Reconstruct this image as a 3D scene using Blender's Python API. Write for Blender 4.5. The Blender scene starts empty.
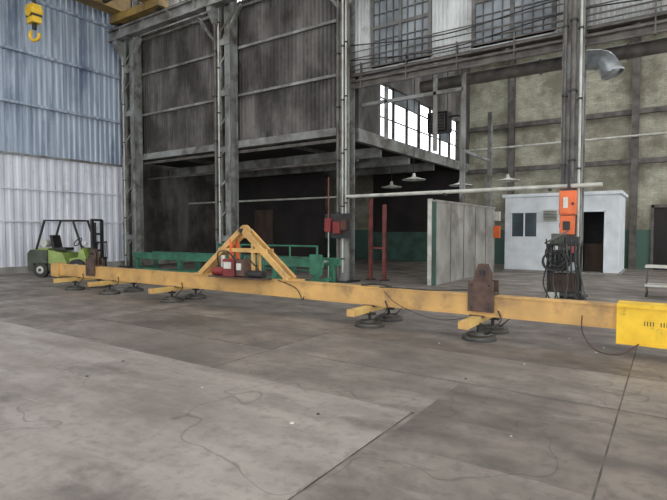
import bpy, bmesh, math, random
from mathutils import Vector, Matrix
random.seed(4)
def lin(c):
    return tuple(((x/255)/12.92 if x/255<=0.04045 else ((x/255+0.055)/1.055)**2.4) for x in c)+(1,)
# ---------------------------------------------------------------- materials
def mat(name,c1,c2=None,rough=.7,metal=0,scale=3,stretch=(1,1,1),lo=.35,hi=.65,bump=0,bscale=20,detail=6,c3=None,s3=.4,lo3=.45,hi3=.6,st3=(1,1,1),cracks=None):
    m=bpy.data.materials.new(name); m.use_nodes=True
    nt=m.node_tree; N=nt.nodes; L=nt.links
    p=N['Principled BSDF']; p.inputs['Roughness'].default_value=rough; p.inputs['Metallic'].default_value=metal
    c2=c2 or tuple(int(v*.8) for v in c1)
    g=N.new('ShaderNodeNewGeometry')
    mp=N.new('ShaderNodeMapping'); mp.inputs['Scale'].default_value=stretch
    L.new(g.outputs['Position'],mp.inputs['Vector'])
    n=N.new('ShaderNodeTexNoise'); n.inputs['Scale'].default_value=scale; n.inputs['Detail'].default_value=detail
    L.new(mp.outputs[0],n.inputs['Vector'])
    r=N.new('ShaderNodeMapRange'); r.inputs[1].default_value=lo; r.inputs[2].default_value=hi
    L.new(n.outputs['Fac'],r.inputs[0])
    mx=N.new('ShaderNodeMix'); mx.data_type='RGBA'
    mx.inputs[6].default_value=lin(c1); mx.inputs[7].default_value=lin(c2)
    L.new(r.outputs[0],mx.inputs[0])
    out=mx.outputs[2]
    def layer(out,col,sc,l0,h0,st,mx_=1.0,detail=8):
        mp3=N.new('ShaderNodeMapping'); mp3.inputs['Scale'].default_value=st
        L.new(g.outputs['Position'],mp3.inputs['Vector'])
        n3=N.new('ShaderNodeTexNoise'); n3.inputs['Scale'].default_value=sc; n3.inputs['Detail'].default_value=detail
        n3.inputs['Roughness'].default_value=.65
        L.new(mp3.outputs[0],n3.inputs['Vector'])
        r3=N.new('ShaderNodeMapRange'); r3.inputs[1].default_value=l0; r3.inputs[2].default_value=h0; r3.inputs[4].default_value=mx_
        L.new(n3.outputs['Fac'],r3.inputs[0])
        m3=N.new('ShaderNodeMix'); m3.data_type='RGBA'; m3.inputs[7].default_value=lin(col)
        L.new(out,m3.inputs[6]); L.new(r3.outputs[0],m3.inputs[0]); return m3.outputs[2],n3
    if c3: out,_=layer(out,c3,s3,lo3,hi3,st3)
    if cracks:
        out,_=layer(out,cracks,9,.5,.68,(1,1,1),.6,6)
        out,_=layer(out,cracks,2.0,.52,.66,(.7,1.2,1),.55)
        out,_=layer(out,(176,168,160),3.1,.6,.72,(.35,2.2,1),.3)
        out,_=layer(out,(62,56,51),.8,.56,.66,(1,1.3,1),.5)
        n4=N.new('ShaderNodeTexNoise'); n4.inputs['Scale'].default_value=.45; n4.inputs['Detail'].default_value=3
        L.new(g.outputs['Position'],n4.inputs['Vector'])
        a=N.new('ShaderNodeMath'); a.operation='SUBTRACT'; a.inputs[1].default_value=.47; L.new(n4.outputs['Fac'],a.inputs[0])
        a2=N.new('ShaderNodeMath'); a2.operation='ABSOLUTE'; L.new(a.outputs[0],a2.inputs[0])
        r4=N.new('ShaderNodeMapRange'); r4.inputs[1].default_value=.0025; r4.inputs[2].default_value=.0005; r4.inputs[4].default_value=.45; L.new(a2.outputs[0],r4.inputs[0])
        m4=N.new('ShaderNodeMix'); m4.data_type='RGBA'; m4.inputs[7].default_value=lin((58,52,48))
        L.new(out,m4.inputs[6]); L.new(r4.outputs[0],m4.inputs[0]); out=m4.outputs[2]
        rr=N.new('ShaderNodeMapRange'); rr.inputs[1].default_value=.3; rr.inputs[2].default_value=.7; rr.inputs[3].default_value=rough-.14; rr.inputs[4].default_value=rough+.2
        L.new(n.outputs['Fac'],rr.inputs[0]); L.new(rr.outputs[0],p.inputs['Roughness'])
    L.new(out,p.inputs['Base Color'])
    if bump:
        nb=N.new('ShaderNodeTexNoise'); nb.inputs['Scale'].default_value=bscale; nb.inputs['Detail'].default_value=4
        L.new(mp.outputs[0],nb.inputs['Vector'])
        b=N.new('ShaderNodeBump'); b.inputs['Strength'].default_value=bump; b.inputs['Distance'].default_value=.02
        L.new(nb.outputs['Fac'],b.inputs['Height']); L.new(b.outputs[0],p.inputs['Normal'])
    return m
M={}
M['floor']=mat('floor_concrete',(138,128,119),(112,103,95),rough=.5,scale=1.6,stretch=(.8,1.2,1),bump=.3,bscale=9,c3=(88,80,73),s3=.45,lo3=.47,hi3=.66,cracks=(84,77,71))
M['floor2']=mat('floor_repair_patch',(126,116,107),(100,91,84),rough=.5,scale=2,stretch=(.8,1.2,1),bump=.3,bscale=9,c3=(80,72,66),s3=.6,lo3=.47,hi3=.66,cracks=(78,71,65))
M['plate']=mat('floor_worn_plate',(158,148,140),(134,125,117),rough=.46,scale=1.3,stretch=(.5,1.7,1),bump=.2,bscale=8,c3=(112,103,96),s3=.6,lo3=.5,hi3=.74,cracks=(112,103,96))
M['seam_and_shadow']=mat('floor_seam_and_shadow',(62,56,51),(98,90,83),scale=5)  # dark floor joints, and the shadow line painted beside the plate
M['yellow']=mat('paint_yellow',(204,160,94),(176,138,82),rough=.55,scale=2.5,c3=(118,92,66),s3=2.2,lo3=.53,hi3=.75)
M['crane']=mat('crane_paint_grimy',(156,128,64),(114,93,54),rough=.6,scale=1.5,c3=(84,68,48),s3=1.2,lo3=.45,hi3=.7)
M['byellow']=mat('paint_bright_yellow',(234,190,42),(212,168,32),rough=.45,scale=4,c3=(140,110,44),s3=5,lo3=.6,hi3=.75)
M['pyellow']=mat('paint_pale_yellow',(210,176,106),(182,148,86),rough=.5)
M['rust']=mat('rusty_steel',(92,70,60),(62,48,42),rough=.8,scale=6)
M['rubber']=mat('rubber_black',(34,33,32),(48,46,44),rough=.7,scale=8)
M['disc']=mat('pad_steel_dark',(92,88,80),(58,55,50),rough=.55,scale=6)
M['dark']=mat('dark_steel',(42,40,40),(28,27,27),rough=.6)
M['void']=mat('shade_black',(28,25,24),(42,36,34),rough=.9,scale=1)  # near-black base colour carries the shade of the dim annex interior
M['col']=mat('column_paint_grey',(136,138,134),(98,98,94),rough=.6,scale=3,stretch=(1,1,.3),c3=(70,62,55),s3=1.6,lo3=.48,hi3=.64)
M['girder']=mat('girder_grey',(142,143,140),(106,105,100),rough=.6,scale=2,c3=(78,71,65),s3=1.2,lo3=.46,hi3=.64)
M['dsid']=mat('siding_dark_weathered',(114,109,105),(79,75,72),rough=.7,scale=2.6,stretch=(1,1,.16),lo=.35,hi=.62,c3=(46,41,38),s3=.7,lo3=.42,hi3=.6,st3=(1,1,.6))
M['wsid']=mat('siding_white',(194,196,194),(158,159,156),rough=.6,scale=2,stretch=(1,1,.3),c3=(110,105,98),s3=.8,lo3=.54,hi3=.72)
M['bsid']=mat('siding_blue_metal',(190,199,210),(130,145,163),rough=.34,metal=.2,scale=2.2,stretch=(1,4,.1),c3=(98,112,133),s3=.6,lo3=.52,hi3=.72,st3=(1,2,.5))
M['lwhite']=mat('wall_paint_white',(214,214,220),(188,190,198),rough=.6,scale=1.2,stretch=(1,2,.3),c3=(156,157,162),s3=.7,lo3=.56,hi3=.78)
M['conc']=mat('partition_concrete',(154,151,144),(124,120,114),rough=.8,scale=1.4,stretch=(1,1,.6),c3=(94,88,81),s3=1.0,lo3=.5,hi3=.72,bump=.3)
M['white']=mat('booth_white',(220,224,226),(200,204,206),rough=.5,scale=2,c3=(152,152,150),s3=1.2,lo3=.6,hi3=.8)
M['green']=mat('paint_green',(58,118,92),(42,90,70),rough=.5,scale=4,c3=(54,56,50),s3=3,lo3=.55,hi3=.7)
M['dgreen']=mat('wall_green',(62,92,79),(44,66,57),rough=.7,scale=2)
M['lime']=mat('forklift_lime',(140,158,84),(118,136,72),rough=.4,scale=3)
M['cw']=mat('counterweight_dark',(70,76,62),(48,52,42),rough=.5)
M['orange']=mat('paint_orange',(222,104,42),(190,84,34),rough=.45)
M['red']=mat('paint_red',(140,44,42),(100,36,34),rough=.5)
M['pink']=mat('post_faded_red',(120,60,54),(84,44,40),rough=.6)
M['galv']=mat('galvanised',(176,180,180),(140,144,146),rough=.35,metal=.5,scale=5)
M['pipe']=mat('pipe_pale',(190,190,180),(152,150,140),rough=.5)
M['dpipe']=mat('pipe_dirty',(98,92,86),(62,57,53),rough=.6,scale=3)
M['wood']=mat('wood_brown',(80,62,50),(54,42,36),rough=.8,scale=3,stretch=(1,1,.3))
M['roof']=mat('roof_deck',(76,70,65),(50,46,42),rough=.8,scale=1)
M['tar']=mat('roof_tar',(96,94,92),(70,68,66),rough=.9,scale=1)
M['glass']=mat('window_dusty_glass',(136,142,146),(88,93,98),rough=.25,scale=1.2)
M['bglass']=mat('booth_glass',(54,64,70),(74,86,92),rough=.1,scale=1)
M['lamp']=mat('lamp_enamel',(204,204,194),(180,178,168),rough=.4)
M['frame']=mat('window_frame',(98,96,92),(66,64,60),rough=.6)
M['hose']=mat('hose_redbrown',(84,48,36),(60,36,28),rough=.6)
def brickmat():
    m=bpy.data.materials.new('painted_brick'); m.use_nodes=True; nt=m.node_tree;N=nt.nodes;L=nt.links
    p=N['Principled BSDF']; p.inputs['Roughness'].default_value=.8
    g=N.new('ShaderNodeNewGeometry'); s=N.new('ShaderNodeSeparateXYZ'); L.new(g.outputs['Position'],s.inputs[0])
    ad=N.new('ShaderNodeMath'); ad.operation='ADD'; L.new(s.outputs[0],ad.inputs[0]); L.new(s.outputs[1],ad.inputs[1])
    c=N.new('ShaderNodeCombineXYZ'); L.new(ad.outputs[0],c.inputs[0]); L.new(s.outputs[2],c.inputs[1])
    b=N.new('ShaderNodeTexBrick'); b.inputs['Scale'].default_value=1
    b.inputs['Brick Width'].default_value=.26; b.inputs['Row Height'].default_value=.09; b.inputs['Mortar Size'].default_value=.006
    b.inputs['Color1'].default_value=lin((172,170,152)); b.inputs['Color2'].default_value=lin((156,153,134)); b.inputs['Mortar'].default_value=lin((134,130,112))
    L.new(c.outputs[0],b.inputs['Vector'])
    n=N.new('ShaderNodeTexNoise'); n.inputs['Scale'].default_value=.9; n.inputs['Detail'].default_value=8; n.inputs['Roughness'].default_value=.7
    L.new(g.outputs['Position'],n.inputs['Vector'])
    r=N.new('ShaderNodeMapRange'); r.inputs[1].default_value=.42; r.inputs[2].default_value=.62; r.inputs[4].default_value=.85; L.new(n.outputs['Fac'],r.inputs[0])
    x=N.new('ShaderNodeMix'); x.data_type='RGBA'; L.new(b.outputs['Color'],x.inputs[6]); x.inputs[7].default_value=lin((104,98,82)); L.new(r.outputs[0],x.inputs[0])
    r2=N.new('ShaderNodeMapRange'); r2.inputs[1].default_value=1.62; r2.inputs[2].default_value=1.6; L.new(s.outputs[2],r2.inputs[0])
    y=N.new('ShaderNodeMix'); y.data_type='RGBA'; L.new(x.outputs[2],y.inputs[6]); y.inputs[7].default_value=lin((76,102,90)); L.new(r2.outputs[0],y.inputs[0])
    L.new(y.outputs[2],p.inputs['Base Color']); return m
M['brick']=brickmat()

# ---------------------------------------------------------------- builder
class B:
    def __init__(s,name,T=None):
        s.name=name; s.bm=bmesh.new(); s.mats=[]; s.T=T
    def mi(s,k):
        m=M[k]
        if m not in s.mats: s.mats.append(m)
        return s.mats.index(m)
    def _faces(s,vs,fs,k,smooth=False):
        bv=[s.bm.verts.new(v) for v in vs]; i=s.mi(k)
        for f in fs:
            try:
                F=s.bm.faces.new([bv[j] for j in f]); F.material_index=i; F.smooth=smooth
            except ValueError: pass
        return bv
    def box(s,a,b,k):
        x0,y0,z0=a;x1,y1,z1=b
        s._faces([(x0,y0,z0),(x1,y0,z0),(x1,y1,z0),(x0,y1,z0),(x0,y0,z1),(x1,y0,z1),(x1,y1,z1),(x0,y1,z1)],
          [(3,2,1,0),(4,5,6,7),(0,1,5,4),(1,2,6,5),(2,3,7,6),(3,0,4,7)],k)
    def bar(s,p0,p1,w,h,k,up=(0,0,1)):
        p0=Vector(p0);p1=Vector(p1);d=(p1-p0).normalized();up=Vector(up)
        if abs(d.dot(up))>.98: up=Vector((0,1,0))
        r=d.cross(up).normalized();u=r.cross(d).normalized()
        vs=[]
        for p in (p0,p1):
            for a,b in ((-1,-1),(1,-1),(1,1),(-1,1)): vs.append(p+r*a*w/2+u*b*h/2)
        s._faces(vs,[(3,2,1,0),(4,5,6,7),(0,1,5,4),(1,2,6,5),(2,3,7,6),(3,0,4,7)],k)
    def cyl(s,p0,p1,r,k,r2=None,seg=20,cap=True):
        p0=Vector(p0);p1=Vector(p1);r2=r if r2 is None else r2
        d=(p1-p0).normalized();a=Vector((0,0,1)) if abs(d.z)<.9 else Vector((1,0,0))
        x=d.cross(a).normalized();y=d.cross(x)
        vs=[p+(x*math.cos(2*math.pi*i/seg)+y*math.sin(2*math.pi*i/seg))*q for p,q in((p0,r),(p1,r2)) for i in range(seg)]
        s._faces(vs,[(i,(i+1)%seg,seg+(i+1)%seg,seg+i) for i in range(seg)],k,True)
        if cap:
            s._faces(vs,[tuple(range(seg))[::-1],tuple(range(seg,2*seg))],k)
    def tube(s,pts,r,k,seg=8,sub=6):
        P=[Vector(p) for p in pts]
        if sub>1 and len(P)>2:
            Q=[]
            for i in range(len(P)-1):
                a=P[max(i-1,0)];b=P[i];c=P[i+1];d=P[min(i+2,len(P)-1)]
                for j in range(sub):
                    t=j/sub
                    Q.append(.5*((2*b)+(c-a)*t+(2*a-5*b+4*c-d)*t*t+(-a+3*b-3*c+d)*t**3))
            Q.append(P[-1]);P=Q
        vs=[];px=None
        for i,p in enumerate(P):
            d=(P[min(i+1,len(P)-1)]-P[max(i-1,0)]).normalized()
            if px is None:
                a=Vector((0,0,1)) if abs(d.z)<.9 else Vector((1,0,0)); px=d.cross(a).normalized()
            px=(px-d*px.dot(d)).normalized(); y=d.cross(px)
            vs+= [p+(px*math.cos(2*math.pi*j/seg)+y*math.sin(2*math.pi*j/seg))*r for j in range(seg)]
        n=len(P)
        s._faces(vs,[(i*seg+j,i*seg+(j+1)%seg,(i+1)*seg+(j+1)%seg,(i+1)*seg+j) for i in range(n-1) for j in range(seg)]+[tuple(range(seg))[::-1],tuple(range((n-1)*seg,n*seg))],k,True)
    def ring(s,c,R,r,k,axis=(0,0,1),a0=0,a1=360,n=24,seg=8):
        ax=Vector(axis).normalized();a=Vector((0,0,1)) if abs(ax.z)<.9 else Vector((1,0,0))
        x=ax.cross(a).normalized();y=ax.cross(x);c=Vector(c)
        s.tube([c+(x*math.cos(math.radians(a0+(a1-a0)*i/n))+y*math.sin(math.radians(a0+(a1-a0)*i/n)))*R for i in range(n+1)],r,k,seg,1)
    def prism(s,poly,lo,hi,k,plane='xz'):
        n=len(poly)
        f=(lambda p,q:(p[0],q,p[1])) if plane=='xz' else ((lambda p,q:(q,p[0],p[1])) if plane=='yz' else (lambda p,q:(p[0],p[1],q)))
        vs=[f(p,lo) for p in poly]+[f(p,hi) for p in poly]
        s._faces(vs,[tuple(range(n)),tuple(range(n,2*n))[::-1]]+[(i,n+i,n+(i+1)%n,(i+1)%n) for i in range(n)],k)
    def corr(s,axis,c,a0,a1,z0,z1,k,pitch=.2,depth=.04):
        prof=[(0,0),(.35,0),(.5,1),(.85,1)]
        pts=[];a=a0
        while a<a1-1e-6:
            for t,d in prof:
                q=a+t*pitch
                if q<a1: pts.append((q,d*depth))
            a+=pitch
        pts.append((a1,0))
        vs=[]
        for z in (z0,z1):
            for q,d in pts: vs.append((q,c-d,z) if axis=='x' else (c+d,q,z))
        n=len(pts)
        s._faces(vs,[(i,i+1,n+i+1,n+i) for i in range(n-1)],k)
    def done(s,bevel=0,parent=None):
        me=bpy.data.meshes.new(s.name)
        if s.T is not None: s.bm.transform(s.T)
        bmesh.ops.recalc_face_normals(s.bm,faces=s.bm.faces)
        xs=[v.co for v in s.bm.verts]
        lo=[min(v[i] for v in xs) for i in range(3)];hi=[max(v[i] for v in xs) for i in range(3)]
        o=Vector(((lo[0]+hi[0])/2,(lo[1]+hi[1])/2,lo[2]))
        s.bm.transform(Matrix.Translation(-o)); s.bm.to_mesh(me); s.bm.free()
        for m in s.mats: me.materials.append(m)
        ob=bpy.data.objects.new(s.name,me); bpy.context.collection.objects.link(ob)
        if parent: ob.parent=parent; ob.location=o-parent.location
        else: ob.location=o
        if bevel:
            md=ob.modifiers.new('bevel','BEVEL'); md.width=bevel; md.segments=2; md.limit_method='ANGLE'; md.angle_limit=math.radians(50)
        return ob

YW=13.3; YB=24.0; XL=-19.9
# ---------------------------------------------------------------- floor
b=B('floor')
b.box((XL-.2,-12,-.2),(12,YB+.2,0),'floor')
for x in (-.35,-4.4,-8.5,-12.6,-16.5,3.6): b.box((x-.007,-11.9,0),(x+.007,13,.0025),'seam_and_shadow')
for y in (5.05,6.3,9.3,11.6): b.box((XL+.1,y-.008,0),(9,y+.008,.0025),'seam_and_shadow')
for x0,x1,y0,y1 in ((-8.5,-4.4,5.05,6.3),(-4.4,-.35,6.3,9.3),(-.35,3.6,3.2,5.05),(-1.8,-.35,3.3,5.05),(-16.5,-12.6,5.05,6.3),(-12.6,-8.5,9.3,11.6)):
    b.box((x0+.007,y0+.008,0),(x1-.007,y1-.008,.0012),'floor2')
b.done()
b=B('floor_plate')
for x0,x1 in ((-11,-7.4),(-7.39,-1.85)):
    for y0,y1 in ((-2,.98),(.99,3.95)):
        b.box((x0,y0,0.0),(x1,y1,.014),'plate')
b.box((-11,3.95,.0),(-1.82,3.98,.003),'seam_and_shadow'); b.box((-1.85,-2,.0),(-1.838,3.95,.003),'seam_and_shadow')  # first strip paints the plate edge's shadow line; second marks its side edge
b.done()
b=B('floor_debris')
for i in range(60):
    x=random.uniform(-13,2);y=random.uniform(2,12);r=random.uniform(.006,.022)
    z=.014 if (x<-1.85 and y<3.95) else 0
    b.prism([(x+r*math.cos(a+random.uniform(-.3,.3)),y+r*math.sin(a)) for a in (0,1.3,2.6,3.9,5.1)],z,z+.006,random.choice(('lamp','wood','pipe','dark')),'xy')
b.done()
# ---------------------------------------------------------------- left wall
b=B('wall_left')
b.box((XL-.25,-12,0),(XL-.15,YB,13),'dsid')
b.box((XL-.15,-12,0),(XL,YB,.25),'conc')
b.corr('y',XL-.08,-12,13.4,.25,4.4,'lwhite',pitch=.3,depth=.03)
b.corr('y',XL-.1,-12,13.4,4.4,13,'bsid',pitch=.22,depth=.05)
b.done()
b=B('trim_girts_left')
for z in (1.9,3.1): b.box((XL-.04,-12,z),(XL+.02,13,z+.05),'lwhite')
b.box((XL-.04,-12,4.35),(XL+.06,13,4.42),'girder')
for z in (6.2,8.1,10.1): b.box((XL-.03,-12,z),(XL+.1,13,z+.09),'bsid')
b.done()
# ---------------------------------------------------------------- back wall upper siding
b=B('wall_back')
for x0,x1 in ((-19.3,-13.6),(-13.3,-8.4)):
    b.corr('x',YW+.15,x0,x1,4.85,9.9,'dsid',pitch=.16,depth=.04)
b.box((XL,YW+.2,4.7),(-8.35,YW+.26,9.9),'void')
for z in (6.45,8.15,9.6):
    b.box((-19.6,YW+.02,z),(-8.4,YW+.1,z+.09),'girder')
b.done()
b=B('trim_fascia_back')
b.box((-19.8,YW-.02,4.62),(-8.4,YW+.14,4.84),'girder')
b.box((-19.8,YW+.02,4.4),(-8.4,YW+.1,4.5),'dpipe')
b.box((-19.8,YW-.08,4.58),(-8.4,YW+.2,4.63),'girder')
b.done()
W=[(-7.6,-5.75,6.5,9.2),(-4.5,-2.5,6.5,9.2)]
b=B('wall_back_upper')
for x0,x1 in [(-8.3,-7.6),(-5.75,-4.5),(-2.5,8)]: b.corr('x',YW+.12,x0,x1,6.4,9.3,'wsid',pitch=.12,depth=.035)
b.corr('x',YW+.12,-8.3,8,9.3,13,'wsid',pitch=.12,depth=.035)
for x0,x1 in ((-7.6,-5.75),(-4.5,-2.5)): b.box((x0,YW+.05,6.38),(x1,YW+.12,6.5),'wsid')
b.done()
for i,(x0,x1,z0,z1) in enumerate(W):
    b=B('window_%d'%(i+1))
    b.box((x0,YW+.1,z0),(x1,YW+.11,z1),'glass')
    nx=8; nz=7
    for k in range(nx+1):
        x=x0+(x1-x0)*k/nx; w=.05 if k in(0,4,8) else .012
        b.box((x-w,YW+.04,z0),(x+w,YW+.1,z1),'frame')
    for k in range(nz+1):
        z=z0+(z1-z0)*k/nz; w=.05 if k in(0,7,3) else .012
        b.box((x0,YW+.05,z-w),(x1,YW+.095,z+w),'frame')
    b.done()
b=B('trim_fascia_upper')
b.box((-8.2,YW-.06,5.98),(8,YW+.14,6.2),'dpipe')
b.box((-8.2,YW,6.3),(8,YW+.12,6.4),'dpipe')
for z,r in ((6.28,.03),(6.45,.02),(6.6,.025),(6.8,.018),(7.0,.018),(6.12,.035),(5.92,.03)):
    b.cyl((-8.2,YW-.14,z),(8,YW-.14,z),r,'dpipe',seg=8)
x=-7.9
while x<2:
    b.box((x,YW-.17,5.88),(x+.03,YW-.05,6.65),'dpipe'); x+=1.5
b.tube([(-8.2,YW-.2,7.2),(-5.2,YW-.2,6.9),(-2,YW-.2,7.1),(1.5,YW-.2,6.85),(5,YW-.2,7.1)],.018,'dark',seg=6)
b.tube([(-8.2,YW-.2,6.75),(-5.2,YW-.2,6.5),(-2,YW-.2,6.75),(1.5,YW-.2,6.5),(5,YW-.2,6.7)],.018,'dark',seg=6)
b.done()
b=B('window_3')
b.box((-19.6,YW+.1,10.1),(-8.5,YW+.12,10.2),'frame')
for k in range(15):
    x=-19.5+k*.78; b.box((x-.03,YW+.08,10.1),(x+.03,YW+.12,12.6),'frame')
b.box((-19.6,YW+.08,11.3),(-8.5,YW+.12,11.4),'frame')
b.done()
# ---------------------------------------------------------------- brick wall + annex
b=B('wall_far')
b.box((-8.42,YB,0),(12,YB+.25,10),'brick')
b.box((XL,YB,0),(-8.42,YB+.25,4.66),'brick')
b.done()
b=B('trim_far')
for z in (6.3,4.3): b.box((-8.2,YB-.2,z),(12,YB,z+.2),'dpipe')
for x in (-6.2,-1.3,3.4):
    b.box((x-.13,YB-.25,0),(x+.13,YB-.2,9.5),'dpipe');b.box((x-.13,YB-.06,0),(x+.13,YB-.01,9.5),'dpipe');b.box((x-.02,YB-.2,0),(x+.02,YB-.06,9.5),'dpipe')
b.cyl((-8.2,YB-.3,5.4),(12,YB-.3,5.4),.05,'pipe',seg=8)
b.cyl((-3.4,YB-.12,1.6),(-3.4,YB-.12,8),.05,'pipe',seg=8)
b.done()
b=B('wall_annex_left')
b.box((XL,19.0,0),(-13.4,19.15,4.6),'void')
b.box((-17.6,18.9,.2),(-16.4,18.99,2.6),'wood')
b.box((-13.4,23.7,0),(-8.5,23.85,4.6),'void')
b.box((-13.4,23.6,0),(-8.5,23.7,1.5),'dgreen')
b.done()
b=B('ceiling')
for y0,y1 in ((-12,-7),(-4,0),(3,7.5),(10.5,13.4)):
    b.box((XL,y0,13),(12,y1,13.15),'roof')
for x in (-14,-8.3,-2,4):
    b.bar((x,-12,12.7),(x,13.3,12.7),.2,.4,'girder')
b.done()
b=B('ceiling_annex_low')
b.box((XL,YW+.3,4.66),(-8.4,YB+.25,4.8),'tar')
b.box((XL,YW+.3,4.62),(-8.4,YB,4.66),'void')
for y in (15.5,17.8,20.2): b.box((XL,y,4.15),(-8.5,y+.15,4.5),'girder')
for x in (-17,-11.2): b.box((x,YW+.3,4.5),(x+.12,YB-.4,4.62),'dpipe')
b.cyl((XL+.2,14.2,3.9),(-8.6,14.2,3.9),.05,'dpipe',seg=8)
b.cyl((XL+.2,16.5,2.9),(-8.6,16.5,2.9),.04,'pipe',seg=8)
b.done()
b=B('ceiling_annex_high')
b.box((-8.3,YW+.3,9.9),(12,17.5,10.05),'roof')
b.box((-8.3,22.8,9.9),(12,YB+.2,10.05),'roof')  # unseen roof gap added between slabs so sky light reaches the brick wall
for x in (-6.2,-1.3,3.4): b.box((x-.1,YW+.3,9.4),(x+.1,YB,9.9),'dpipe')
b.done()
b=B('wall_clerestory')
b.box((-8.42,YW+.3,4.4),(-8.22,YB,4.8),'girder')
b.box((-8.42,YW+.3,6.6),(-8.22,YB,9.9),'dsid')
b.box((-8.42,YW+.3,4.8),(-8.22,15.0,6.6),'dsid')
b.box((-8.42,22.6,4.8),(-8.22,YB,6.6),'dsid')
b.done()
b=B('window_4')
for k in range(8):
    y=15.04+k*1.08; w=.05 if k%3==0 else .025; b.box((-8.35,y-w,4.8),(-8.25,y+w,6.6),'wsid' if k==0 else 'frame')
for z in (5.45,6.1): b.box((-8.33,15,z),(-8.27,22.6,z+.03),'frame')
b.box((-8.31,16.1,6.12),(-8.29,18.2,6.6),'glass'); b.box((-8.31,20.4,5.45),(-8.29,21.5,6.1),'glass')
b.done()
b=B('roof_ventilator')
b.cyl((-10.3,17.4,4.8),(-10.3,17.4,5.5),.35,'dpipe'); b.cyl((-10.3,17.4,5.5),(-10.3,17.4,5.9),.6,'dark'); b.cyl((-10.3,17.4,5.9),(-10.3,17.4,6.15),.6,'dark',r2=.1)
b.done()
b=B('unit_heater')
b.box((-7.9,18.2,5.35),(-7.1,18.7,6.1),'dark'); b.box((-7.8,18.15,5.42),(-7.2,18.2,6.03),'dpipe')
for i in range(5): b.box((-7.8,18.12,5.47+i*.11),(-7.2,18.15,5.5+i*.11),'dark')
for x in (-7.8,-7.2): b.cyl((x,18.45,6.1),(x,18.45,9.9),.015,'dark',seg=6)
b.tube([(-7.1,18.4,5.9),(-6.7,18.4,5.9),(-6.5,18.4,5.6),(-6.5,18.4,4.9)],.04,'dark')
b.done()
b=B('steel_frame')
for x in (-7.35,-5.75,-4.9): b.box((x-.05,13.75,3.9 if x>-6 else 4.4),(x+.05,13.85,5.98),'girder')
b.box((-8.2,13.75,5.5),(-4.9,13.83,5.6),'girder')
b.done()
# ---------------------------------------------------------------- columns
def column(x,h=12.4,w=.42,d=.4,pipes=()):
    b=B('steel_column')
    y=YW-.25
    b.box((x-w/2,y-d/2,0.04),(x+w/2,y-d/2+.03,h),'col')
    b.box((x-w/2,y+d/2-.03,0.04),(x+w/2,y+d/2,h),'col')
    b.box((x-.02,y-d/2+.03,0.04),(x+.02,y+d/2-.03,h),'col')
    b.box((x-w/2,y-d/2+.03,.04),(x-w/2+.025,y-d/2+.09,h),'col'); b.box((x+w/2-.025,y-d/2+.03,.04),(x+w/2,y-d/2+.09,h),'col')
    b.box((x-.34,y-.36,0),(x+.34,y+.3,.04),'dark')
    z=.5
    while z<h-1:
        b.box((x-w/2-.01,y-d/2-.012,z),(x+w/2+.01,y-d/2,z+.12),'col'); z+=1.15
    for s_ in (-1,1): b.cyl((x+s_*.28,y-.3,.04),(x+s_*.28,y-.3,.09),.025,'dark',seg=6)
    for px,r,z0,z1 in pipes:
        b.cyl((x+px,y-d/2-r-.02,z0),(x+px,y-d/2-r-.02,z1),r,'pipe' if r<.04 else 'dpipe',seg=10)
        zz=z0+.4
        while zz<z1: b.box((x+px-r-.02,y-d/2-2*r-.03,zz),(x+px+r+.02,y-d/2-.0,zz+.04),'dark'); zz+=1.6
    b.prism([(y-d/2,9.5),(y-d/2-.4,9.5),(y-d/2-.4,9.35),(y-d/2,8.8)],x-.12,x+.12,'col','yz')
    for s_ in (-1,1):
        if x+s_*1.2>XL: b.bar((x+s_*w/2,12.95,8.4),(x+s_*1.1,12.95,9.48),.1,.1,'girder')
    return b
def leg(c,x,x0,x1):
    y=YW-.25
    c.box((x-.13,y-.2,.04),(x+.13,y-.17,12.4),'col');c.box((x-.13,y+.17,.04),(x+.13,y+.2,12.4),'col');c.box((x-.02,y-.17,.04),(x+.02,y+.17,12.4),'col')
    z=.8
    while z<12: c.bar((x0+.1,y-.215,z),(x1-.1,y-.215,z+.5),.06,.02,'col',up=(0,1,0)); z+=1.1
    for z in (1.2,4.4,6.4,8.2): c.box((x0,y-.23,z),(x1,y-.2,z+.2),'col')
c=column(-19.45,w=.3,pipes=((.06,.03,0.1,11),)); leg(c,-18.87,-19.6,-18.74); c.done()
c=column(-13.72,w=.32,pipes=((-.05,.05,1.2,12),(.1,.03,.6,12))); leg(c,-13.24,-13.88,-13.11); c.done()
c=column(-8.35,pipes=((-.12,.045,.1,12),(.05,.03,.3,12),(.16,.025,2,12)));c.done()
c=column(-1.97,w=.46,pipes=((-.16,.04,2.7,12),(.02,.06,2.8,12),(.17,.03,1,12)));c.done()
c=column(4.2);c.done()
b=B('crane_runway_girder')
b.box((XL+.05,12.4,9.9),(10,12.7,9.95),'girder');b.box((XL+.05,12.4,9.5),(10,12.7,9.54),'girder');b.box((XL+.05,12.53,9.54),(10,12.57,9.9),'girder')
x=-19
while x<9: b.box((x,12.41,9.54),(x+.02,12.69,9.9),'girder'); x+=1.5
b.box((XL+.05,12.51,9.95),(10,12.59,10.05),'dark')
b.done()
b=B('overhead_crane')
for x in (-19.2,-17.2): 
    b.box((x,-9,10.5),(x+.5,12.75,11.5),'crane')
    b.box((x-.06,-9,10.44),(x+.56,12.75,10.5),'crane')
b.box((-19.5,12.3,10.14),(-16.3,12.75,10.44),'crane')
for x in (-19.2,-16.6): b.cyl((x,12.47,10.22),(x,12.63,10.22),.16,'dark')
b.box((-19.2,8.0,11.5),(-16.7,9.6,11.9),'dark')
b.cyl((-18.6,8.6,11.2),(-17.3,8.6,11.2),.3,'dark')
for i in range(14): b.box((-18.7,-8+i*1.5,10.5),(-17.2,-7.9+i*1.5,10.6),'dark')
crane=b.done()
b=B('hook_block')
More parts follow.
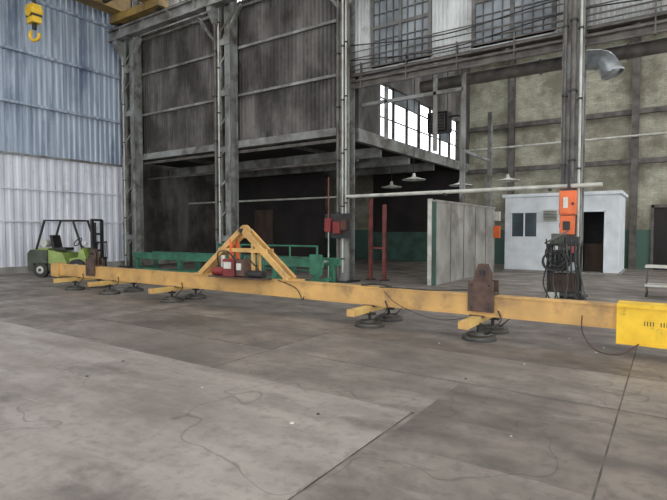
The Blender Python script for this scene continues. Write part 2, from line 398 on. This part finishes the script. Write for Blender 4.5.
for dx in (-.12,-.04,.04,.12): b.cyl((-18.2+dx,8.7,9.2),(-18.2+dx,8.7,11.0),.015,'dark',seg=6)
b.box((-18.4,8.55,8.65),(-18.0,8.85,9.25),'byellow')
b.cyl((-18.2,8.5,9.05),(-18.2,8.9,9.05),.2,'byellow')
b.box((-18.41,8.53,8.85),(-17.99,8.87,8.93),'dark')
b.cyl((-18.2,8.7,8.45),(-18.2,8.7,8.65),.07,'dark')
b.ring((-18.2,8.7,8.25),.17,.055,'byellow',axis=(0.5,-1,0),a0=-60,a1=200)
b.done(parent=crane)
# ---------------------------------------------------------------- pipes/ducts
b=B('overhead_pipe')
b.cyl((-8.1,12.72,2.6),(-1.3,12.72,2.62),.05,'pipe')
for x in (-8.05,-5,-2.4): b.box((x-.03,12.66,2.52),(x+.03,12.8,2.58),'dark')
b.done()
b=B('ventilation_duct')
b.cyl((-6.4,14.3,5.95),(8,14.3,5.95),.17,'dpipe',seg=24)
for x in (-5,-3,-1,1,3): b.cyl((x,14.3,5.95),(x+.05,14.3,5.95),.2,'dpipe',seg=24)
b.tube([(-2.3,14.2,5.85),(-1.85,14.0,5.82),(-1.45,13.9,5.7),(-1.25,13.85,5.35)],.24,'galv',seg=20,sub=5)
b.ring((-1.25,13.85,5.36),.24,.025,'galv',axis=(.3,-.1,-1))
b.done()
# ---------------------------------------------------------------- partition
b=B('partition_wall')
b.box((-5.8,13.6,0),(-5.62,19.4,2.42),'conc')
b.box((-5.84,13.52,0),(-5.72,13.6,2.5),'pipe'); b.box((-5.72,13.55,0),(-5.6,13.6,2.42),'dgreen')
for i in range(1,5): b.box((-5.615,13.6+i*1.16,0),(-5.605,13.62+i*1.16,2.42),'dpipe')
b.box((-5.83,13.6,2.42),(-5.59,19.4,2.47),'conc')
b.box((-5.78,15.95,2.47),(-5.64,16.1,6.0),'col')
b.box((-5.78,18.9,2.47),(-5.64,19.05,6.0),'col')
b.bar((-5.71,16,4.2),(-5.71,19,4.2),.06,.1,'col')
b.box((-5.62,19.25,1.3),(-5.4,19.4,1.75),'orange'); b.box((-5.62,19.25,1.95),(-5.4,19.4,2.3),'pipe')
b.done()
# ---------------------------------------------------------------- booth
b=B('office_booth')
X0,X1,Y0,Y1,H=-5.4,-1.5,20.0,22.6,2.85
def wallx(b,y,t,x0,x1,z0,z1,holes,k):
    xs=sorted(set([x0,x1]+[h[0] for h in holes]+[h[1] for h in holes])); zs=sorted(set([z0,z1]+[h[2] for h in holes]+[h[3] for h in holes]))
    for i in range(len(xs)-1):
        for j in range(len(zs)-1):
            cx=(xs[i]+xs[i+1])/2;cz=(zs[j]+zs[j+1])/2
            if not any(h[0]<cx<h[1] and h[2]<cz<h[3] for h in holes):
                b.box((xs[i],y,zs[j]),(xs[i+1],y+t,zs[j+1]),k)
wallx(b,Y0,.08,X0,X1,.08,H,[(-5.15,-4.2,1.35,2.25),(-2.75,-1.95,.08,2.25)],'white')
b.box((X0,Y1-.08,.08),(X1,Y1,H),'white');b.box((X0,Y0+.08,.08),(X0+.08,Y1-.08,H),'white');b.box((X1-.08,Y0+.08,.08),(X1,Y1-.08,H),'white')
b.box((X0-.05,Y0-.1,0),(X1+.05,Y1,.08),'conc');b.box((X0-.08,Y0-.12,H),(X1+.08,Y1+.08,H+.12),'white')
b.box((-5.15,Y0+.03,1.35),(-4.2,Y0+.05,2.25),'bglass')
for x in (-5.18,-4.7,-4.23): b.box((x,Y0-.02,1.32),(x+.05,Y0+.02,2.28),'white')
for z in (1.3,2.25): b.box((-5.2,Y0-.02,z),(-4.15,Y0+.02,z+.05),'white')
b.box((-3.95,Y0-.25,1.95),(-3.45,Y0,2.35),'pipe')
for i in range(6): b.box((-3.92,Y0-.27,1.99+i*.055),(-3.48,Y0-.25,2.015+i*.055),'dark')
for x in (-2.8,-1.97): b.box((x,Y0-.03,.08),(x+.05,Y0+.0,2.3),'white')
b.box((-2.8,Y0-.03,2.25),(-1.92,Y0,2.32),'white')
b.box((-2.7,Y0+.9,.1),(-2.0,Y0+1.3,1.1),'wood'); b.box((-5.2,Y1-.3,.1),(-1.8,Y1-.1,2.6),'dark')
b.done(.008)
b=B('door_1')
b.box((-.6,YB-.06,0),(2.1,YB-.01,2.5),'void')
for x in (-.68,2.05): b.box((x,YB-.1,0),(x+.1,YB-.02,2.6),'dpipe')
b.box((-.68,YB-.1,2.5),(2.15,YB-.02,2.62),'dpipe')
b.done()
# ---------------------------------------------------------------- lifting beam
b=B('vacuum_lifting_beam',Matrix.Diagonal((1,1,.945,1)))
BY=7.4
b.box((-14.3,BY-.1,.655),(-.3,BY+.1,.68),'yellow');b.box((-14.3,BY-.1,.35),(-.3,BY+.1,.375),'yellow')
b.box((-14.3,BY-.085,.375),(-.3,BY+.085,.655),'yellow')
b.box((-.55,BY-.17,.19),(.9,BY+.17,.70),'byellow'); b.box((-.55,BY-.185,.66),(.9,BY+.185,.71),'byellow'); b.box((-.55,BY-.185,.17),(.9,BY+.185,.21),'byellow')
for i in range(3):
    for j in range(4): b.box((-.25+i*.17+j*.03,BY-.173,.44),(-.24+i*.17+j*.03,BY-.169,.5),'dark')
b.box((-14.6,BY-.13,.3),(-14.2,BY+.13,.7),'yellow')
for x in (-2.3,-12.6):
    b.box((x-.19,BY-.14,.42),(x+.19,BY-.115,.9),'rust');b.box((x-.19,BY+.115,.42),(x+.19,BY+.14,.9),'rust')
    b.box((x-.19,BY-.115,.69),(x+.19,BY+.115,.72),'rust')
    for yy in (-.06,.02): b.prism([(x-.12,.72),(x+.12,.72),(x+.12,1.0),(x+.06,1.16),(x-.06,1.16),(x-.12,1.0)],BY+yy,BY+yy+.04,'rust')
    b.cyl((x,BY-.09,1.04),(x,BY+.09,1.04),.04,'dark')
    for sx in (-.13,.13):
        for z in (.48,.84): b.cyl((x+sx,BY-.155,z),(x+sx,BY-.14,z),.02,'dark',seg=6)
for x in (-2.36,-4.2,-9.3,-11.7,-13.3):
    b.box((x-.07,6.72,.24),(x+.07,8.15,.345),'pyellow')
    b.box((x-.075,6.715,.235),(x+.075,6.73,.35),'yellow')
    b.box((x-.11,BY-.12,.33),(x+.11,BY+.12,.36),'rust')
    for y in (7.22,7.9):
        xx=x+.06
        b.cyl((xx,y,0.0),(xx,y,.035),.25,'rubber',r2=.24,seg=32)
        b.cyl((xx,y,.035),(xx,y,.065),.24,'disc',seg=32)
        b.cyl((xx,y,.065),(xx,y,.11),.1,'disc',r2=.06)
        b.cyl((xx,y,.11),(xx,y,.26),.025,'dark',seg=10)
        b.ring((xx,y,.09),.16,.012,'disc')
        b.box((xx-.1,y-.03,.2),(xx+.1,y+.03,.24),'dark')
        b.tube([(xx+.1,y,.08),(xx+.22,y-.02,.2),(xx+.3,y+.05,.32),(xx+.25,BY-.11,.45)],.01,'rubber')
ax=-7.15;top=1.68
for y in (BY-.09,BY+.09):
    b.bar((-8.4,y,.7),(ax-.04,y,top),.06,.11,'yellow');b.bar((-5.95,y,.7),(ax+.04,y,top),.06,.11,'yellow')
    b.bar((ax-.66,y,1.26),(ax+.66,y,1.26),.05,.08,'yellow')
    b.bar((ax-.3,y,.68),(ax-.3,y,1.5),.05,.07,'orange');b.bar((ax+.3,y,.68),(ax+.3,y,1.5),.05,.07,'yellow')
b.prism([(ax-.16,1.52),(ax+.16,1.52),(ax+.12,1.74),(ax+.05,1.8),(ax-.05,1.8),(ax-.12,1.74)],BY-.03,BY+.03,'yellow')
b.cyl((ax,BY-.15,1.68),(ax,BY+.15,1.68),.045,'dark')
for x in (-8.45,-5.9): b.box((x-.16,BY-.15,.68),(x+.16,BY+.15,.71),'yellow')
b.box((ax-.3,BY-.34,.72),(ax+.02,BY-.12,1.08),'red'); b.box((ax+.05,BY-.32,.74),(ax+.27,BY-.12,1.08),'rust')
b.box((ax-.25,BY-.36,.88),(ax-.05,BY-.34,1.02),'lamp'); b.box((ax+.08,BY-.34,.86),(ax+.2,BY-.32,1.0),'lamp')
b.cyl((ax-.66,BY-.22,.8),(ax-.35,BY-.22,.8),.09,'red')
b.cyl((ax+.34,BY-.22,.78),(ax+.7,BY-.22,.78),.08,'dark')
b.box((ax-.7,BY-.36,.68),(ax+.78,BY-.08,.71),'rust')
b.tube([(ax,BY-.3,1.08),(ax-.1,BY-.4,1.25),(ax-.4,BY-.36,1.2),(ax-.5,BY-.25,.9)],.014,'rubber')
b.tube([(ax+.2,BY-.3,1.08),(ax+.35,BY-.38,1.2),(ax+.5,BY-.3,1.0),(ax+.6,BY-.22,.85)],.014,'rubber')
b.cyl((ax-.42,BY-.2,.9),(ax-.42,BY-.2,1.15),.045,'lamp')
b.tube([(-6.2,BY-.1,.68),(-5.75,BY-.13,.55),(-5.6,BY-.13,.35),(-5.5,BY-.2,.42)],.009,'rubber')
b.tube([(-3.9,BY-.12,.62),(-3.65,BY-.2,.45),(-3.2,BY-.25,.3),(-2.8,BY-.25,.26),(-2.4,BY-.15,.34)],.006,'rubber')
b.tube([(-.95,BY-.12,.5),(-.92,BY-.26,.28),(-.75,BY-.33,.08),(-.5,BY-.28,.05),(-.3,BY-.2,.2)],.008,'hose')
b.tube([(-4,BY-.1,.69),(-3.6,BY-.1,.7),(-3.1,BY-.1,.7),(-2.5,BY-.05,.74)],.01,'rubber')
b.tube([(-4.4,BY-.02,.69),(-4.1,BY-.0,.73),(-3.8,BY-.05,.7)],.02,'rubber')
b.done(.004)
# ---------------------------------------------------------------- green conveyor
b=B('roller_conveyor')
cx0,cx1,cy0,cy1=-14.6,-7.0,9.9,10.7
for y in (cy0,cy1-.06):
    b.box((cx0,y,.68),(cx1,y+.06,.86),'green')
    b.box((cx0,y-.02,.85),(cx1,y+.08,.88),'green')
x=cx0+.2
while x<cx1-.1: b.cyl((x,cy0+.06,.78),(x,cy1-.06,.78),.04,'galv',seg=10); x+=.32
for x in (cx0+.1,-12.4,-10.2,-8.6,-7.3):
    for y in (cy0,cy1-.1): b.box((x,y,.02),(x+.14,y+.1,.7),'green'); b.box((x-.06,y-.05,0),(x+.2,y+.15,.02),'green')
    b.box((x+.02,cy0+.1,.3),(x+.1,cy1-.1,.38),'green')
b.box((cx0,cy0+.02,.3),(cx1,cy0+.06,.38),'green')
b.box((-7.35,cy0-.06,.5),(-7.0,cy0,1.0),'green')
b.done()
b=B('guard_rail')
for z in (.35,.7,1.1): b.cyl((-13.2,12.3,z),(-8.9,12.3,z),.03,'green',seg=10)
for x in (-13.2,-12.1,-11.05,-9.95,-8.9): b.cyl((x,12.3,0),(x,12.3,1.12),.035,'green',seg=10); b.cyl((x,12.3,0),(x,12.3,.02),.08,'dgreen',seg=12)
b.done()
b=B('safety_post')
for x,y,h in ((-8.0,14.0,2.6),(-7.5,14.0,2.4)): b.box((x-.05,y-.05,0),(x+.05,y+.05,h),'pink'); b.box((x-.12,y-.12,0),(x+.12,y+.12,.03),'dark')
b.box((-8.0,13.97,1.0),(-7.5,14.03,1.06),'pink')
b.done()
# ---------------------------------------------------------------- forklift
T=Matrix.Translation((-17.2,9.2,0))@Matrix.Rotation(math.radians(28),4,'Z')@Matrix.Scale(.95,4)
b=B('forklift',T)
def wheel(x,y,r,w):
    b.cyl((x,y-w/2,r),(x,y+w/2,r),r,'rubber',seg=28); b.cyl((x,y-w/2-.01,r),(x,y+w/2+.01,r),r*.5,'pipe',seg=20)
    b.cyl((x,y-w/2-.03,r),(x,y+w/2+.03,r),r*.2,'dark',seg=12)
for y in (-.46,.46): wheel(.62,y,.33,.2); wheel(-.75,y,.27,.18)
b.prism([(-1.25,.35),(-1.2,.2),(-1.02,.2),(-1.02,.5),(-.5,.5),(-.5,.98),(-1.15,.98),(-1.25,.85)],-.52,.52,'cw')
b.prism([(-.5,.22),(.3,.22),(.3,.45),(.26,.5),(-.5,.5)],-.48,.48,'cw')
b.prism([(-.52,.5),(.2,.5),(.05,.86),(-.52,.98)],-.46,.46,'lime')
b.prism([(-1.1,.98),(-.52,.98),(-.52,1.03),(-1.0,1.03)],-.42,.42,'lime')
b.prism([(.3,.3),(.9,.3),(.92,.72),(.8,1.05),(.68,1.05),(.62,.72),(.3,.68)],-.46,.46,'lime')
b.box((-.45,-.25,.95),(.02,.25,1.05),'dark'); b.prism([(-.5,1.02),(-.4,1.02),(-.5,1.5),(-.6,1.5)],-.23,.23,'dark')
b.cyl((.62,0,1.0),(.36,0,1.22),.025,'dark'); b.ring((.34,0,1.25),.17,.018,'dark',axis=(-.8,0,.6))
for y in (-.44,.44):
    b.bar((-.95,y,1.0),(-.62,y,2.02),.06,.06,'dark'); b.bar((.78,y,1.0),(.45,y,2.02),.06,.06,'dark')
    b.bar((-.65,y,2.02),(.5,y,2.02),.07,.06,'dark')
x=-.6
while x<.5: b.box((x,-.44,2.0),(x+.035,.44,2.05),'dark'); x+=.13
b.cyl((-.8,-.28,1.22),(-.8,.28,1.22),.14,'lamp')
for y in (-.3,.3): b.bar((1.08,y,.08),(1.08,y,2.05),.07,.14,'dark')
for y in (-.2,.2): b.bar((1.12,y,.1),(1.12,y,1.95),.06,.1,'dark')
for z in (.2,.9,1.5,2.0): b.box((1.02,-.32,z),(1.1,.32,z+.08),'dark')
b.cyl((1.06,0,.2),(1.06,0,1.8),.04,'galv')
for z in (.25,.6): b.box((1.16,-.45,z),(1.2,.45,z+.1),'dark')
for y in (-.45,-.2,.05,.3,.42): b.box((1.17,y,.6),(1.2,y+.03,1.25),'dark')
b.box((1.17,-.45,1.22),(1.2,.45,1.27),'dark')
for y in (-.28,.28): b.box((1.2,y-.05,.06),(1.24,y+.05,.7),'dark'); b.prism([(1.2,.04),(1.9,.04),(1.9,.055),(1.2,.09)],y-.05,y+.05,'dark')
b.bar((.75,0,.35),(1.08,0,.6),.1,.1,'dark')
for y in (-.36,.36): b.cyl((.84,y,1.2),(.9,y,1.2),.07,'lamp')
b.done(.01)
# ---------------------------------------------------------------- column-side gear
b=B('control_cabinet')
x=-1.97;y=12.52
b.box((x-.19,y,1.95),(x+.16,y+.2,2.5),'orange');b.box((x-.17,y-.02,1.98),(x+.14,y,2.47),'orange');b.box((x-.17,y,1.5),(x+.13,y+.2,1.93),'orange')
b.cyl((x+.1,y-.05,2.2),(x+.1,y,2.2),.03,'dark');b.box((x-.1,y-.03,2.1),(x,y-.02,2.35),'lamp');b.box((x-.1,y-.03,1.6),(x+.05,y-.0,1.8),'dark')
b.box((x-.03,y+.05,2.5),(x+.03,y+.1,3.1),'dark')
b.done(.006)
b=B('welding_station')
y=12.2
for sx in (-.3,.3):
    for yy in (y-.2,y+.2): b.bar((x+sx,yy,0),(x+sx,yy,1.3),.05,.05,'dark')
b.box((x-.36,y-.24,.2),(x+.34,y+.24,.25),'dark');b.box((x-.34,y-.24,1.25),(x+.34,y+.24,1.3),'dark')
b.box((x-.28,y-.2,.25),(x+.26,y+.2,.62),'rust');b.box((x-.24,y-.18,.7),(x+.24,y+.2,1.15),'dark')
b.box((x-.26,y-.15,1.3),(x+.0,y+.12,1.52),'cw'); b.box((x+.05,y-.1,1.3),(x+.28,y+.12,1.45),'dark')
b.cyl((x+.18,y-.25,.8),(x+.18,y-.2,.8),.1,'galv')
for i in range(7):
    b.ring((x-.05+random.uniform(-.16,.16),y-.27-i*.018,1.0+random.uniform(-.2,.15)),.18+random.uniform(-.05,.05),.016,'rubber',axis=(random.uniform(-.25,.25),1,random.uniform(-.2,.2)))
for i in range(9):
    b.tube([(x-.34+i*.085,y-.27,1.4-.05*(i%3)),(x-.3+i*.08,y-.33,.9),(x-.38+i*.1,y-.3,.4),(x-.3+i*.09+.1*(-1)**i,y-.38,.025)],.016,('rubber','dark','cw')[i%3])
b.bar((x-.38,y-.24,1.3),(x+.1,y-.2,1.58),.04,.04,'dpipe')
b.box((x-.34,y-.3,.02),(x-.05,y-.24,.22),'pipe')
b.cyl((x+.2,y-.28,1.1),(x+.2,y-.28,1.25),.04,'red')
b.done()
b=B('electrical_box_group')
x=-8.35;y=12.55
b.box((x-.45,y,1.55),(x-.23,y+.12,1.95),'red');b.box((x-.15,y,1.5),(x+.1,y+.12,1.85),'red');b.box((x+.12,y,1.6),(x+.32,y+.12,1.9),'hose')
b.box((x-.5,y+.12,1.35),(x+.4,y+.14,2.1),'dark')
b.cyl((x-.34,y+.06,1.95),(x-.34,y+.06,3.2),.02,'pink');b.cyl((x-.34,y+.06,.0),(x-.34,y+.06,1.55),.02,'pipe')
b.done()
for lx,ly,lz in ((-7.9,17,3.45),(-6.7,18.6,3.3),(-5.0,18.8,3.4),(-9.8,18.9,3.4)):
    b=B('pendant_lamp')
    tp=9.9 if lx>-8.3 else 4.6
    b.cyl((lx,ly,lz+.22),(lx,ly,tp),.012,'dark',seg=6)
    b.cyl((lx,ly,lz+.1),(lx,ly,lz+.24),.08,'lamp',r2=.05)
    b.cyl((lx,ly,lz),(lx,ly,lz+.1),.42,'lamp',r2=.1,seg=28,cap=False)
    b.ring((lx,ly,lz),.42,.015,'lamp')
    b.cyl((lx,ly,lz-.03),(lx,ly,lz+.1),.06,'pipe')
    b.done()
b=B('workbench')
b.box((-7.9,19.0,.82),(-6.2,19.8,.9),'wood')
for x in (-7.85,-6.32):
    for y in (19.05,19.67): b.box((x,y,0),(x+.08,y+.08,.82),'dgreen')
b.box((-7.6,19.2,.9),(-7.2,19.6,1.2),'dgreen'); b.box((-6.9,19.2,.9),(-6.5,19.6,1.15),'cw')
b.done()
b=B('utility_cart')
x=-.1;y=14.3
b.box((x-.4,y-.25,.25),(x+.5,y+.25,.3),'lamp');b.box((x-.4,y-.25,.7),(x+.5,y+.25,.75),'lamp')
for sx in (-.38,.46):
    for sy in (-.23,.21): b.box((x+sx,y+sy,.1),(x+sx+.03,y+sy+.03,.75),'dpipe'); b.cyl((x+sx,y+sy,.06),(x+sx+.04,y+sy,.06),.06,'rubber')
b.box((x+.15,y-.15,.3),(x+.4,y+.1,.5),'cw')
b.done()
# ---------------------------------------------------------------- world, camera
w=bpy.data.worlds.new('overcast_sky'); bpy.context.scene.world=w; w.use_nodes=True
bg=w.node_tree.nodes['Background']; bg.inputs[0].default_value=(.94,.97,1,1); bg.inputs[1].default_value=3.0
bpy.context.scene.view_settings.view_transform='Standard'
cam=bpy.data.cameras.new('camera'); co=bpy.data.objects.new('camera',cam); bpy.context.collection.objects.link(co)
co.location=(0,0,1.6); co.rotation_euler=(math.radians(90-2.29),0,math.radians(34)); cam.lens=27; cam.sensor_width=36
bpy.context.scene.camera=co
